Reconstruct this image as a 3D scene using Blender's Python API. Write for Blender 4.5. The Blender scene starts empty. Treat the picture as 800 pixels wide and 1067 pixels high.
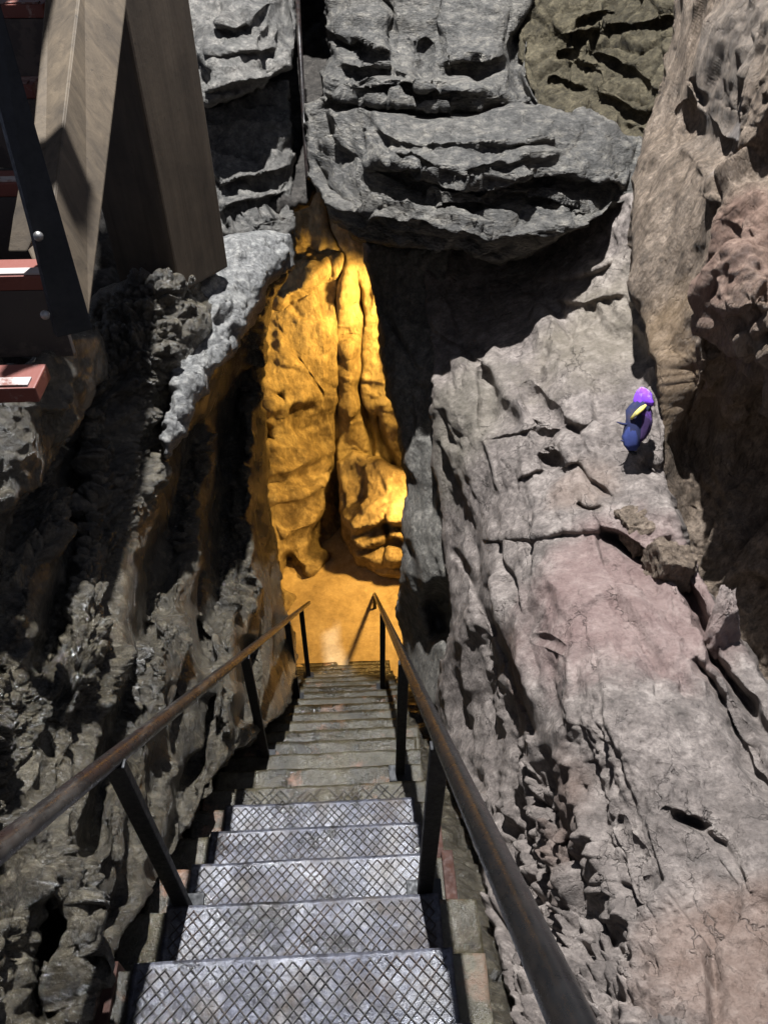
import bpy, bmesh, math, random
import numpy as np
from mathutils import Vector, Matrix
random.seed(5); np.random.seed(5)
STEP = 1.6            # vertex spacing of the rock surfaces, in photo pixels at their own distance

scene = bpy.context.scene
COL = scene.collection
# ------------------------------------------------------------------ camera frame (photo is 800 x 1067)
F, CX, CY = 801.0, 400.0, 533.5
def nrm(v): v = np.asarray(v, float); return v/np.linalg.norm(v)
NAD, SVP = (397, 1370), (373, 603)                 # vanishing points: straight down, and along the stairs
n_c = nrm((NAD[0]-CX, NAD[1]-CY, F)); s_c = nrm((SVP[0]-CX, SVP[1]-CY, F))      # camera axes: right, down, forward
x_c = nrm(np.cross(n_c, s_c)); z_c = -n_c; y_c = np.cross(z_c, x_c)
W = np.array([x_c, y_c, z_c])                      # camera vector -> world vector
S = W @ s_c                                        # direction of the stairs in the world
def ray(px, py): return W @ np.array([(px-CX)/F, (py-CY)/F, 1.0])
def P(px, py, Z): return ray(px, py)*Z
def P_x(px, py, x): r = ray(px, py); return r*(x/r[0])
def P_z(px, py, z): r = ray(px, py); return r*(z/r[2])
def proj(p): c = W.T @ np.asarray(p, float); return CX+F*c[0]/c[2], CY+F*c[1]/c[2], c[2]

cam = bpy.data.cameras.new('camera'); cam_o = bpy.data.objects.new('camera', cam); COL.objects.link(cam_o)
cam.sensor_fit = 'HORIZONTAL'; cam.sensor_width = 36; cam.lens = 36*F/800; cam.clip_start = 0.02; cam.clip_end = 200
Rw = Matrix(((W[0][0], -W[0][1], -W[0][2]), (W[1][0], -W[1][1], -W[1][2]), (W[2][0], -W[2][1], -W[2][2])))
cam_o.matrix_world = Rw.to_4x4()
scene.camera = cam_o

# ------------------------------------------------------------------ noise in numpy
def _h(ix, iy, iz, seed):
    h = (ix.astype(np.int64)*374761393 + iy.astype(np.int64)*668265263 + iz.astype(np.int64)*2147483647 + seed*974711) & 0xffffffff
    h = ((h ^ (h >> 13))*1274126177) & 0xffffffff
    h = ((h ^ (h >> 16))*2246822519) & 0xffffffff
    return (h ^ (h >> 15)) & 0xffffffff
import threading
from concurrent.futures import ThreadPoolExecutor
CTX = threading.local()   # local vertex spacing and photo position of the piece of surface being displaced
def lod(p, size):
    L = getattr(CTX, 'L', None)
    return 1.0 if L is None or len(L) != len(p) else np.clip(size/(2.6*L)-.5, 0, 1)
def noise(p, seed=0):
    i = np.floor(p).astype(np.int64); f = p-i; u = f*f*f*(f*(f*6-15)+10)
    out = np.zeros(len(p))
    for dx in (0, 1):
        for dy in (0, 1):
            for dz in (0, 1):
                h = _h(i[:, 0]+dx, i[:, 1]+dy, i[:, 2]+dz, seed)
                g = np.stack([(h & 1023)/511.5-1, ((h >> 10) & 1023)/511.5-1, ((h >> 20) & 1023)/511.5-1], 1)
                d = (g*(f-np.array([dx, dy, dz]))).sum(1)
                wx = u[:, 0] if dx else 1-u[:, 0]; wy = u[:, 1] if dy else 1-u[:, 1]; wz = u[:, 2] if dz else 1-u[:, 2]
                out += d*wx*wy*wz
    return out
def fbm(p, oct=4, seed=0, gain=0.5, ridged=False, f0=None):
    a, o = 1.0, np.zeros(len(p))
    for k in range(oct):
        v = noise(p*(2.03**k)+k*7.13, seed+k)
        o += a*((0.35-np.abs(v))*1.4 if ridged else v)*(lod(p, 1.0/(f0*2.03**k)) if f0 else 1.0); a *= gain
    return o
def worley(p, seed=0):
    i = np.floor(p).astype(np.int64); f1 = np.full(len(p), 9.0); f2 = f1.copy(); idv = np.zeros(len(p))
    for dx in (-1, 0, 1):
        for dy in (-1, 0, 1):
            for dz in (-1, 0, 1):
                c = i+np.array([dx, dy, dz]); h = _h(c[:, 0], c[:, 1], c[:, 2], seed)
                q = c+np.stack([(h & 1023)/1023, ((h >> 10) & 1023)/1023, ((h >> 20) & 1023)/1023], 1)
                d = np.sqrt(((q-p)**2).sum(1)); cl = d < f1
                f2 = np.where(cl, f1, np.minimum(f2, d)); f1 = np.where(cl, d, f1)
                idv = np.where(cl, ((h*2654435761) & 0xffff)/65535.0, idv)
    return f1, f2, idv
def aniso(p, axis, k):                              # stretch: k > 1 makes features thin across the axis
    a = nrm(axis); return p+np.outer(p @ a, a)*(k-1)
def cells(q, seed, kk, plane):                       # jittered cells, each with its own height (and tilted plane), blended over kk
    i = np.floor(q).astype(np.int64); ds, vs = [], []
    for dx in (-1, 0, 1):
        for dy in (-1, 0, 1):
            for dz in (-1, 0, 1):
                c = i+np.array([dx, dy, dz]); h = _h(c[:, 0], c[:, 1], c[:, 2], seed)
                d = q-c; d[:, 0] -= (h & 1023)/1023; d[:, 1] -= ((h >> 10) & 1023)/1023; d[:, 2] -= ((h >> 20) & 1023)/1023
                h2 = (h*2654435761+12345) & 0xffffffff; h2 ^= h2 >> 15; v = ((h2 >> 4) & 255)/255.0-0.5
                if plane:
                    h3 = (h2*2246822519) & 0xffffffff; h3 ^= h3 >> 13
                    v = v+((h3 & 1023)/511.5-1)*d[:, 0]+(((h3 >> 10) & 1023)/511.5-1)*d[:, 1]+(((h3 >> 20) & 1023)/511.5-1)*d[:, 2]
                ds.append((d*d).sum(1)); vs.append(v)
    ds, vs = np.array(ds), np.array(vs); m = ds.min(0); w = np.exp(-(ds-m)*kk); sw = w.sum(0)
    return (w*vs).sum(0)/sw, sw
def sharp(p, size):
    L = getattr(CTX, 'L', None)
    return np.clip(size/(1.1*L), 3, 40) if L is not None and len(L) == len(p) else 25.0
def blocks(p, size, seed, axis=(0, 0, 1), k=1.0, groove=0.5, warp=0.25):
    q = p+warp*size*np.stack([noise(p/size*1.1, seed+31), noise(p/size*1.1, seed+32), noise(p/size*1.1, seed+33)], 1)
    v, sw = cells(aniso(q, axis, k)/size, seed, sharp(p, size/max(1, k**.7)), False)
    return (v-groove*np.clip(sw-1.25, 0, 1))*lod(p, size/max(1, k**.5))
def facets(p, size, seed, axis=(0, 0, 1), k=1.0, warp=0.3):     # planar chips
    q = p+warp*size*np.stack([noise(p/size*1.3, seed+41), noise(p/size*1.3, seed+42), noise(p/size*1.3, seed+43)], 1)
    v, _ = cells(aniso(q, axis, k)/size, seed, sharp(p, size/max(1, k**.7)), True)
    return v*lod(p, size/max(1, k**.5))

# ------------------------------------------------------------------ object helpers
def tag(o, label=None, cat=None, group=None, kind=None):
    if label: o['label'] = label
    if cat: o['category'] = cat
    if group: o['group'] = group
    if kind: o['kind'] = kind
    return o
def empty(name, loc, label, cat, group=None):
    o = bpy.data.objects.new(name, None); o.location = loc; o.empty_display_size = .1; COL.objects.link(o)
    return tag(o, label, cat, group)
def link(name, me, mat, parent=None, smooth=True):
    o = bpy.data.objects.new(name, me); COL.objects.link(o)
    if mat: me.materials.append(mat)
    if smooth: me.polygons.foreach_set('use_smooth', [True]*len(me.polygons))
    if parent:
        o.parent = parent; o.matrix_parent_inverse = Matrix.Translation(-Vector(parent.location))
    return o
def from_bm(name, bm, mat, parent=None, smooth=False, bevel=0.0):
    if bevel > 0:
        bmesh.ops.bevel(bm, geom=bm.edges[:], offset=bevel, segments=2, affect='EDGES', profile=.6)
    bmesh.ops.recalc_face_normals(bm, faces=bm.faces[:])
    me = bpy.data.meshes.new(name); bm.to_mesh(me); bm.free()
    return link(name, me, mat, parent, smooth)
def box_bm(bm, c, sx, sy, sz, ax=None):              # box with half sizes along axes
    ax = ax if ax is not None else np.eye(3)
    vs = [bm.verts.new(np.asarray(c)+ax[0]*sx*a+ax[1]*sy*b+ax[2]*sz*d) for d in (-1, 1) for b in (-1, 1) for a in (-1, 1)]
    for f in ((0, 2, 3, 1), (4, 5, 7, 6), (0, 1, 5, 4), (2, 6, 7, 3), (0, 4, 6, 2), (1, 3, 7, 5)):
        bm.faces.new([vs[i] for i in f])
def prism_bm(bm, front, ext):                        # polygon (3D points) pushed along ext
    a = [bm.verts.new(p) for p in front]; b = [bm.verts.new(np.asarray(p)+np.asarray(ext)) for p in front]
    n = len(a); bm.faces.new(a); bm.faces.new(b[::-1])
    for i in range(n): bm.faces.new((a[i], b[i], b[(i+1) % n], a[(i+1) % n]))
def tube_bm(bm, pts, rad, seg=14, wob=0.0):
    rings = []
    pts = [np.asarray(p, float) for p in pts]
    for i, p in enumerate(pts):
        t = nrm(pts[min(i+1, len(pts)-1)]-pts[max(i-1, 0)])
        a = nrm(np.cross(t, (0.3, 0.1, 1.0))); b = np.cross(t, a)
        r = rad[i] if hasattr(rad, '__len__') else rad
        rings.append([bm.verts.new(p+(a*math.cos(2*math.pi*k/seg)+b*math.sin(2*math.pi*k/seg))*r*(1+wob*random.uniform(-1, 1))) for k in range(seg)])
    for r0, r1 in zip(rings, rings[1:]):
        for k in range(seg): bm.faces.new((r0[k], r0[(k+1) % seg], r1[(k+1) % seg], r1[k]))
    bm.faces.new(rings[0][::-1]); bm.faces.new(rings[-1])

# ------------------------------------------------------------------ materials
class NT:
    def __init__(s, name):
        s.m = bpy.data.materials.new(name); s.m.use_nodes = True; s.t = s.m.node_tree
        s.b = s.t.nodes['Principled BSDF']
    def n(s, typ, **kw):
        nd = s.t.nodes.new(typ)
        for k, v in kw.items():
            if k[0] == '_': setattr(nd, k[1:], v)
            else: nd.inputs[k.replace('_', ' ')].default_value = v
        return nd
    def l(s, a, b): s.t.links.new(a, b)
    def pos(s, scale=(1, 1, 1), rot=(0, 0, 0)):
        g = s.n('ShaderNodeNewGeometry'); m = s.n('ShaderNodeMapping'); s.l(g.outputs['Position'], m.inputs['Vector'])
        m.inputs['Scale'].default_value = scale; m.inputs['Rotation'].default_value = rot
        return m.outputs['Vector']
    def noise(s, vec, scale, detail=6, rough=.6, dist=0.0):
        nd = s.n('ShaderNodeTexNoise', Scale=scale, Detail=detail, Roughness=rough, Distortion=dist); s.l(vec, nd.inputs['Vector']); return nd.outputs['Fac']
    def ramp(s, fac, stops):
        r = s.n('ShaderNodeValToRGB'); s.l(fac, r.inputs['Fac']); e = r.color_ramp.elements
        while len(e) < len(stops): e.new(0.5)
        for el, (p, c) in zip(e, stops): el.position = p; el.color = (*c, 1) if len(c) == 3 else c
        return r.outputs['Color']
    def mix(s, fac, a, b, mode='MIX'):
        m = s.n('ShaderNodeMix', _data_type='RGBA', _blend_type=mode)
        for val, i in ((fac, 0), (a, 6), (b, 7)):
            if hasattr(val, 'links'): s.l(val, m.inputs[i])
            elif i: m.inputs[i].default_value = (*val, 1)
            else: m.inputs[i].default_value = val
        return m.outputs[2]
    def math(s, op, a, b=0.0):
        m = s.n('ShaderNodeMath', _operation=op)
        for v, i in ((a, 0), (b, 1)):
            if hasattr(v, 'links'): s.l(v, m.inputs[i])
            else: m.inputs[i].default_value = v
        return m.outputs[0]
    def bump(s, h, strength, dist, prev=None):
        b = s.n('ShaderNodeBump', Strength=strength, Distance=dist); s.l(h, b.inputs['Height'])
        if prev is not None: s.l(prev, b.inputs['Normal'])
        return b.outputs['Normal']
    def blob(s, c, r, soft=.6):                      # 1 inside a sphere of mineral stain or painted sheen, wavy edge
        g = s.n('ShaderNodeNewGeometry'); d = s.n('ShaderNodeVectorMath', _operation='DISTANCE'); s.l(g.outputs['Position'], d.inputs[0]); d.inputs[1].default_value = c
        w = s.noise(s.pos(), 3.0, 5, .65); v = s.math('SUBTRACT', s.math('DIVIDE', d.outputs['Value'], r), s.math('MULTIPLY', s.math('SUBTRACT', w, .5), 1.6))
        mr = s.n('ShaderNodeMapRange'); s.l(v, mr.inputs[0]); mr.inputs[1].default_value = 1+soft/2; mr.inputs[2].default_value = 1-soft/2
        return mr.outputs[0]

def rock_mat(name, dark, mid, light, scale=2.5, rough=(.45, .9), spec=.5, bump=.6, grain=70, stains_sheen=(), stretch=(1, 1, 1), rot=(0, 0, 0), wet=0.0, veins=None, fineamt=.5, cracks=(5, .6), dirn=None, medamt=.6):
    t = NT(name); v = t.pos(stretch, rot)
    big = t.noise(v, scale, 7, .68, .4); med = t.noise(v, scale*7, 6, .7, .2); fine = t.noise(v, grain, 5, .75)
    c = t.ramp(big, [(.36, dark), (.5, mid), (.64, light)])
    c = t.mix(medamt, c, t.ramp(med, [(.36, [x*.40 for x in mid]), (.5, mid), (.66, [min(1, x*1.5) for x in light])]))
    c = t.mix(fineamt, c, t.ramp(fine, [(.36, (.35, .34, .33)), (.5, (.9, .9, .9)), (.64, (1.4, 1.4, 1.38))]), 'MULTIPLY')
    for cen, r, col, amt in stains_sheen:
        c = t.mix(t.math('MULTIPLY', t.blob(cen, r), amt), c, t.mix(.6, c, col))
    if veins:
        vv = t.noise(v, scale*2.2, 4, .6, 1.2); band = t.math('ABSOLUTE', t.math('SUBTRACT', vv, .5))
        c = t.mix(t.ramp(band, [(0, (.8, .8, .8)), (.02, (0, 0, 0))]), c, veins)
    dv = t.n('ShaderNodeTexNoise', Scale=4.0, Detail=5, Roughness=.65); t.l(v, dv.inputs['Vector'])
    off = t.n('ShaderNodeVectorMath', _operation='SCALE'); t.l(dv.outputs['Color'], off.inputs[0]); off.inputs['Scale'].default_value = .22
    add = t.n('ShaderNodeVectorMath', _operation='ADD'); t.l(v, add.inputs[0]); t.l(off.outputs[0], add.inputs[1])
    cv = add.outputs[0]
    if dirn is not None:                             # fractures run along the dip of the slab
        d = tuple(nrm(dirn)); dp = t.n('ShaderNodeVectorMath', _operation='DOT_PRODUCT'); t.l(cv, dp.inputs[0]); dp.inputs[1].default_value = d
        sc0 = t.n('ShaderNodeVectorMath', _operation='SCALE'); sc0.inputs[0].default_value = d; t.l(t.math('MULTIPLY', dp.outputs['Value'], -.78), sc0.inputs['Scale'])
        a2 = t.n('ShaderNodeVectorMath', _operation='ADD'); t.l(cv, a2.inputs[0]); t.l(sc0.outputs[0], a2.inputs[1]); cv = a2.outputs[0]
    ve = t.n('ShaderNodeTexVoronoi', _feature='DISTANCE_TO_EDGE', Scale=cracks[0]); t.l(cv, ve.inputs['Vector'])
    mk = t.ramp(t.noise(t.pos(), cracks[0]*.4, 5, .7), [(.50, (0, 0, 0)), (.60, (1, 1, 1))])
    ck = t.math('MULTIPLY', t.ramp(ve.outputs['Distance'], [(0, (1, 1, 1)), (.022, (0, 0, 0))]), mk)
    c = t.mix(t.math('MULTIPLY', ck, .6*cracks[1]), c, [x*.35 for x in dark])
    c = t.mix(1.0, c, (1.06, .995, .93), 'MULTIPLY')
    t.l(c, t.b.inputs['Base Color'])
    wetn = t.noise(t.pos(), 1.7, 4, .6)
    rr = t.ramp(t.math('ADD', wetn, wet), [(.4, (rough[1],)*3), (.65, (rough[0],)*3)]); t.l(rr, t.b.inputs['Roughness'])
    t.b.inputs['Specular IOR Level'].default_value = spec
    vo = t.n('ShaderNodeTexVoronoi', Scale=grain*.55); t.l(v, vo.inputs['Vector'])
    h = t.math('ADD', t.math('MULTIPLY', fine, .30), t.math('MULTIPLY', vo.outputs['Distance'], .45))
    nn = t.bump(t.noise(v, grain*.3, 9, .76), min(1, bump*1.5), .06); nn = t.bump(h, min(1, bump*1.4), .018, nn); nn = t.bump(t.math('SUBTRACT', 1.0, ck), cracks[1], .012, nn)
    t.l(nn, t.b.inputs['Normal'])
    return t.m

def metal_mat(name, base, rough, metallic=.3, rust=None, bump=.2, wear=None):
    t = NT(name); v = t.pos(); n1 = t.noise(v, 9, 6, .65); n2 = t.noise(v, 60, 5, .7)
    c = t.ramp(n1, [(.3, [x*.6 for x in base]), (.7, [x*1.5 for x in base])])
    if rust: c = t.mix(t.ramp(t.noise(v, 5, 7, .7, .5), [(.48, (0, 0, 0)), (.6, (1, 1, 1))]), c, t.ramp(n2, [(.3, [x*.5 for x in rust]), (.7, rust)]))
    if wear: c = t.mix(t.ramp(t.noise(t.pos((1, .15, .15)), 30, 5, .7), [(.52, (0, 0, 0)), (.66, (1, 1, 1))]), c, wear)
    t.l(c, t.b.inputs['Base Color']); t.b.inputs['Metallic'].default_value = metallic
    t.b.inputs['Specular IOR Level'].default_value = .32
    t.l(t.ramp(n2, [(.3, (rough*.7,)*3), (.7, (min(1, rough*1.5),)*3)]), t.b.inputs['Roughness'])
    t.l(t.bump(n2, bump, .004), t.b.inputs['Normal'])
    return t.m

def wood_mat(name, dark, light, rot=(0, 0, 0), stretch=(14, 14, 1.2), rough=.75):
    t = NT(name); v = t.pos(stretch, rot); g = t.noise(v, 2.2, 7, .65, .6); b = t.noise(t.pos(), 3, 6, .7)
    c = t.ramp(g, [(.3, dark), (.7, light)]); c = t.mix(.6, c, t.ramp(b, [(.3, (.3, .28, .26)), (.65, (1.1, 1.1, 1.1))]), 'MULTIPLY')
    sp = t.noise(t.pos(), 45, 4, .6); c = t.mix(t.ramp(sp, [(.66, (0, 0, 0)), (.72, (.7, .7, .7))]), c, [x*.5 for x in dark])
    t.l(c, t.b.inputs['Base Color']); t.b.inputs['Roughness'].default_value = rough
    t.l(t.bump(t.math('ADD', g, t.math('MULTIPLY', sp, .2)), .35, .006), t.b.inputs['Normal'])
    return t.m

# ------------------------------------------------------------------ rock builder
def tps(ctrl):
    c = np.array(ctrl, float); q = c[:, :2]/100.0; w = 1.0/c[:, 2]; n = len(c)
    def U(a, b):
        r2 = ((a[:, None, :]-b[None])**2).sum(2); return r2*np.log(r2+1e-9)*.5
    A = np.zeros((n+3, n+3)); A[:n, :n] = U(q, q)+np.eye(n)*0.02; A[:n, n] = 1; A[:n, n+1:] = q; A[n, :n] = 1; A[n+1:, :n] = q.T
    sol = np.linalg.solve(A, np.concatenate([w, np.zeros(3)]))
    def ev(x, y):
        out = np.zeros(len(x)); 
        for i in range(0, len(x), 40000):
            p = np.stack([x[i:i+40000], y[i:i+40000]], 1)/100.0
            out[i:i+40000] = U(p, q) @ sol[:n]+sol[n]+p @ sol[n+1:]
        return 1.0/np.clip(out, 1/40, 1/.3)
    return ev
def polydist(x, y, poly, closed):
    pts = np.array(poly, float); m = len(pts); best = np.full(len(x), 1e9); side = np.zeros(len(x)); tt = np.zeros(len(x))
    for i in range(m if closed else m-1):
        a, b = pts[i], pts[(i+1) % m]; d = b-a; L2 = d @ d+1e-9
        t = np.clip(((x-a[0])*d[0]+(y-a[1])*d[1])/L2, 0, 1)
        ex, ey = x-a[0]-t*d[0], y-a[1]-t*d[1]; dd = ex*ex+ey*ey
        cr = d[0]*ey-d[1]*ex; cl = dd < best
        best = np.where(cl, dd, best); side = np.where(cl, np.sign(cr), side); tt = np.where(cl, (i+t)/(m if closed else m-1), tt)
    return np.sqrt(best), side, tt
def inside(x, y, poly):
    pts = np.array(poly, float); r = np.zeros(len(x), bool); j = len(pts)-1
    for i in range(len(pts)):
        a, b = pts[i], pts[j]
        c = ((a[1] > y) != (b[1] > y)) & (x < (b[0]-a[0])*(y-a[1])/(b[1]-a[1]+1e-12)+a[0]); r ^= c; j = i
    return r

def rock(name, outline, ctrl, disp, mat, label, cat, feats=(), roll=10, rough_edge=5, thick=.8, step=None, seed=1, warp=4, group=None, kind=None, taper=0.0):
    step = step or STEP
    o = np.array(outline, float); x0, y0 = o.min(0)-12; x1, y1 = o.max(0)+12
    nx, ny = int((x1-x0)/step)+1, int((y1-y0)/step)+1
    gx, gy = np.meshgrid(x0+np.arange(nx)*step, y0+np.arange(ny)*step); X, Y = gx.ravel(), gy.ravel()
    def sdf(X, Y):
        d, _, _ = polydist(X, Y, outline, True); s = np.where(inside(X, Y, outline), d, -d)
        q = np.stack([X, Y, np.full(len(X), seed*3.7)], 1)
        return s+rough_edge*(noise(q/38, seed)*1.3+noise(q/14, seed+1)*.7+noise(q/5.5, seed+2)*.35)
    sd = sdf(X, Y); ins = (sd > 0).reshape(ny, nx)
    cell = ins[:-1, :-1] | ins[1:, :-1] | ins[:-1, 1:] | ins[1:, 1:]
    used = np.zeros((ny, nx), bool); used[:-1, :-1] |= cell; used[1:, :-1] |= cell; used[:-1, 1:] |= cell; used[1:, 1:] |= cell
    for _ in range(2):                               # snap the fringe onto the outline
        e = .5; gxx = (sdf(X+e, Y)-sdf(X-e, Y))/(2*e); gyy = (sdf(X, Y+e)-sdf(X, Y-e))/(2*e); gl = np.sqrt(gxx**2+gyy**2)+1e-6
        mv = used.ravel() & (sd < 0); st = np.clip(-sd/gl, 0, 2.2)
        X = np.where(mv, X+gxx/gl*st, X); Y = np.where(mv, Y+gyy/gl*st, Y); sd = np.where(mv, 0, sd)
        break
    sd = np.maximum(sd, 0)
    q = np.stack([X, Y, np.full(len(X), seed*9.1)], 1)
    WX = X+warp*(noise(q/26, seed+5)*1.6+noise(q/9, seed+6)*.25); WY = Y+warp*(noise(q/26, seed+7)*1.6+noise(q/9, seed+8)*.25)
    Z = tps(ctrl)(X, Y)
    for ft in feats:
        k, poly = ft[0], ft[1]; d, side, t = polydist(WX, WY, poly, False)
        fade = np.clip(np.minimum(t, 1-t)*6, 0, 1)**.6 if len(ft) < 6 else 1.0
        if k == 'groove': Z = Z+ft[3]*fade*np.exp(-(d/ft[2])**2*1.2)
        elif k == 'crack': Z = Z+ft[3]*fade*np.clip(1-d/(ft[2]*(.6+.8*np.abs(noise(q/20, seed+11)))), 0, 1)**.6
        elif k == 'ridge': Z = Z-ft[3]*fade*np.exp(-(d/ft[2])**2*1.2)
        elif k == 'ledge':                           # polyline runs left to right; above it the top of the bed, below it an undercut
            up = side < 0
            Z = Z-ft[3]*fade*np.where(up, np.exp(-d/ft[2]), np.exp(-(d/ft[4])**2))
        elif k == 'hole': Z = Z+ft[3]*np.clip(1-((X-poly[0][0])**2/ft[2][0]**2+(Y-poly[0][1])**2/ft[2][1]**2)+.9*noise(q/11, seed+12)+.6*noise(q/5, seed+13)-.1, 0, 1)**.6
        elif k == 'bulge': Z = Z-ft[3]*np.exp(-((X-poly[0][0])**2/ft[2][0]**2+(Y-poly[0][1])**2/ft[2][1]**2))
        elif k == 'fault': Z = Z+ft[3]*fade*np.where(side > 0, 1, 0)*np.exp(-d/ft[2])
    rr = np.clip(1-sd/roll, 0, 1); Z = Z+(1-np.sqrt(np.clip(1-rr*rr, 0, 1)))*roll/F*Z*1.2
    cam_dir = np.stack([(X-CX)/F, (Y-CY)/F, np.ones(len(X))], 1) @ W.T
    Pw = cam_dir*Z[:, None]
    um = used.astype(float)
    def relax(A, w_, n):                             # even out steep, stretched faces so they do not comb
        for _ in range(n):
            acc = np.zeros_like(A); cn = np.zeros((ny, nx))
            for ay, ax_ in ((0, 1), (0, -1), (1, 0), (-1, 0)):
                m_ = np.roll(um, (ay, ax_), (0, 1)); acc += np.roll(A, (ay, ax_), (0, 1))*m_[..., None]; cn += m_
            A = A+(acc/np.maximum(cn, 1)[..., None]-A)*w_[..., None]
        return A
    G = Pw.reshape(ny, nx, 3)
    L0 = np.maximum(np.linalg.norm(np.gradient(G, axis=1), axis=2), np.linalg.norm(np.gradient(G, axis=0), axis=2))/np.linalg.norm(G, axis=2)/(step/F)
    L0 = relax(L0[..., None], used*.8, 3)[..., 0]
    wgt = np.clip((L0-2.2)/5, 0, .85)*used; G = relax(G, wgt, 5); Pw = G.reshape(-1, 3)
    du = np.gradient(G, axis=1); dv = np.gradient(G, axis=0)
    N = np.cross(du, dv).reshape(-1, 3); N /= np.linalg.norm(N, axis=1)[:, None]+1e-12
    N = relax(N.reshape(ny, nx, 3), used*.8, 6).reshape(-1, 3); N /= np.linalg.norm(N, axis=1)[:, None]+1e-12
    N = np.where(((N*cam_dir).sum(1) > 0)[:, None], -N, N)
    u = used.ravel(); idx = np.full(len(X), -1); idx[u] = np.arange(u.sum())
    Pu, Nu = Pw[u], N[u]
    edge = np.clip(sd[u]/6, .15, 1)
    Ls = np.maximum(np.linalg.norm(du, axis=2), np.linalg.norm(dv, axis=2)).ravel()[u]; Xu, Yu = X[u], Y[u]; D = np.zeros(len(Pu))
    def work(a):
        b = a+12000; CTX.L = Ls[a:b]; CTX.xy = (Xu[a:b], Yu[a:b]); D[a:b] = disp(Pu[a:b]); CTX.L = None
    with ThreadPoolExecutor(4) as ex: list(ex.map(work, range(0, len(Pu), 12000)))
    D *= 1/(1+(np.clip(L0.ravel()[u]-2, 0, 99)/5)**2)
    Pu = Pu+Nu*(D*edge)[:, None]
    G2 = np.zeros((ny*nx, 3)); G2[u] = Pu
    Pu = relax(G2.reshape(ny, nx, 3), wgt, 6).reshape(-1, 3)[u]
    I = idx.reshape(ny, nx); quads = np.stack([I[:-1, :-1][cell], I[1:, :-1][cell], I[1:, 1:][cell], I[:-1, 1:][cell]], 1)
    # closing sides: every border edge goes back into the rock
    E = np.concatenate([quads[:, [0, 1]], quads[:, [1, 2]], quads[:, [2, 3]], quads[:, [3, 0]]])
    key = np.sort(E, 1); kk = key[:, 0].astype(np.int64)*10**7+key[:, 1]; _, inv, cnt = np.unique(kk, return_inverse=True, return_counts=True)
    B = E[cnt[inv.ravel()] == 1]
    bv = np.unique(B); rank = np.full(len(Pu), -1); rank[bv] = np.arange(len(bv))
    cd = cam_dir[u][bv]; cd /= np.linalg.norm(cd, axis=1)[:, None]
    cen = Pu.mean(0); verts = [Pu]; faces = [quads]; base = bv.copy(); off = len(Pu)
    for r in range(1, 7):
        tq = (r/6)**1.5*thick; q2 = Pu[bv]+cd*tq
        q2 = q2+(cen-Pu[bv])*taper*(r/6)+np.stack([fbm(q2*5, 3, seed+20+k) for k in range(3)], 1)*.035*min(1, tq/.12)
        nb = off+np.arange(len(bv)); verts.append(q2)
        faces.append(np.stack([base[rank[B[:, 1]]], base[rank[B[:, 0]]], nb[rank[B[:, 0]]], nb[rank[B[:, 1]]]], 1))
        base = nb; off += len(bv)
    c_i = off; verts.append((cen+nrm(cen)*thick)[None]); V = np.concatenate(verts); Q = np.concatenate(faces)
    tri = np.stack([base[rank[B[:, 1]]], base[rank[B[:, 0]]], np.full(len(B), c_i)], 1)
    me = bpy.data.meshes.new(name); nv, nq, ntr = len(V), len(Q), len(tri)
    me.vertices.add(nv); me.vertices.foreach_set('co', V.astype(np.float32).ravel())
    me.loops.add(nq*4+ntr*3); me.loops.foreach_set('vertex_index', np.concatenate([Q.ravel(), tri.ravel()]).astype(np.int32))
    me.polygons.add(nq+ntr); me.polygons.foreach_set('loop_start', np.concatenate([np.arange(nq)*4, nq*4+np.arange(ntr)*3]).astype(np.int32))
    me.update(calc_edges=True)
    ob = link(name, me, mat)
    return tag(ob, label, cat, group, kind)

exec_parts = True
# ------------------------------------------------------------------ materials used
M = {}
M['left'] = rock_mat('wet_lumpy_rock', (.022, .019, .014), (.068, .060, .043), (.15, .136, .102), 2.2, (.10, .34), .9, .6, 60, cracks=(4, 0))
M['crust'] = rock_mat('pale_crusted_rock', (.12, .125, .13), (.23, .24, .245), (.34, .345, .335), 3.5, (.4, .8), .5, .8, 55, stretch=(1, 1, 1))
M['strata'] = rock_mat('grey_bedded_rock', (.06, .062, .064), (.12, .12, .116), (.22, .212, .19), 2.0, (.5, .85), .35, .7, 60, stretch=(1, 1, 3))
M['block'] = rock_mat('grey_blocky_rock', (.06, .062, .064), (.125, .125, .12), (.21, .205, .192), 2.4, (.4, .8), .4, .6, 55)
M['olive'] = rock_mat('olive_jointed_rock', (.04, .035, .022), (.078, .068, .043), (.13, .115, .077), 2.6, (.6, .9), .3, .7, 60)
DIP = nrm(P(720, 1000, 1.45)-P(600, 450, 3.3)); RID = nrm(P(40, 900, 1.75)-P(140, 520, 2.95))
M['slab'] = rock_mat('grey_pink_slab_rock', (.125, .110, .103), (.20, .178, .168), (.285, .26, .246), 1.6, (.45, .85), .35, .5, 60, fineamt=.4, cracks=(9, .9), dirn=DIP,
    stains_sheen=[(tuple(P(650, 640, 2.5)), .36, (.29, .178, .172), .7), (tuple(P(770, 1030, 1.42)), .18, (.24, .15, .11), .7), (tuple(P(545, 850, 2.1)), .2, (.17, .11, .085), .7), (tuple(P(525, 700, 2.8)), .16, (.11, .055, .035), .7),
            (tuple(P(605, 565, 2.9)), .045, (.13, .11, .21), .8), (tuple(P(640, 330, 3.6)), .4, (.225, .205, .145), .6), (tuple(P(610, 510, 3.0)), .13, (.25, .18, .14), .6), (tuple(P(480, 450, 4.0)), .35, (.165, .16, .115), .6)])
M['middle'] = rock_mat('grey_smooth_rock', (.10, .10, .096), (.17, .168, .157), (.235, .228, .208), 2.2, (.4, .8), .35, .5, 60, stretch=(1, 1, 1))
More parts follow.
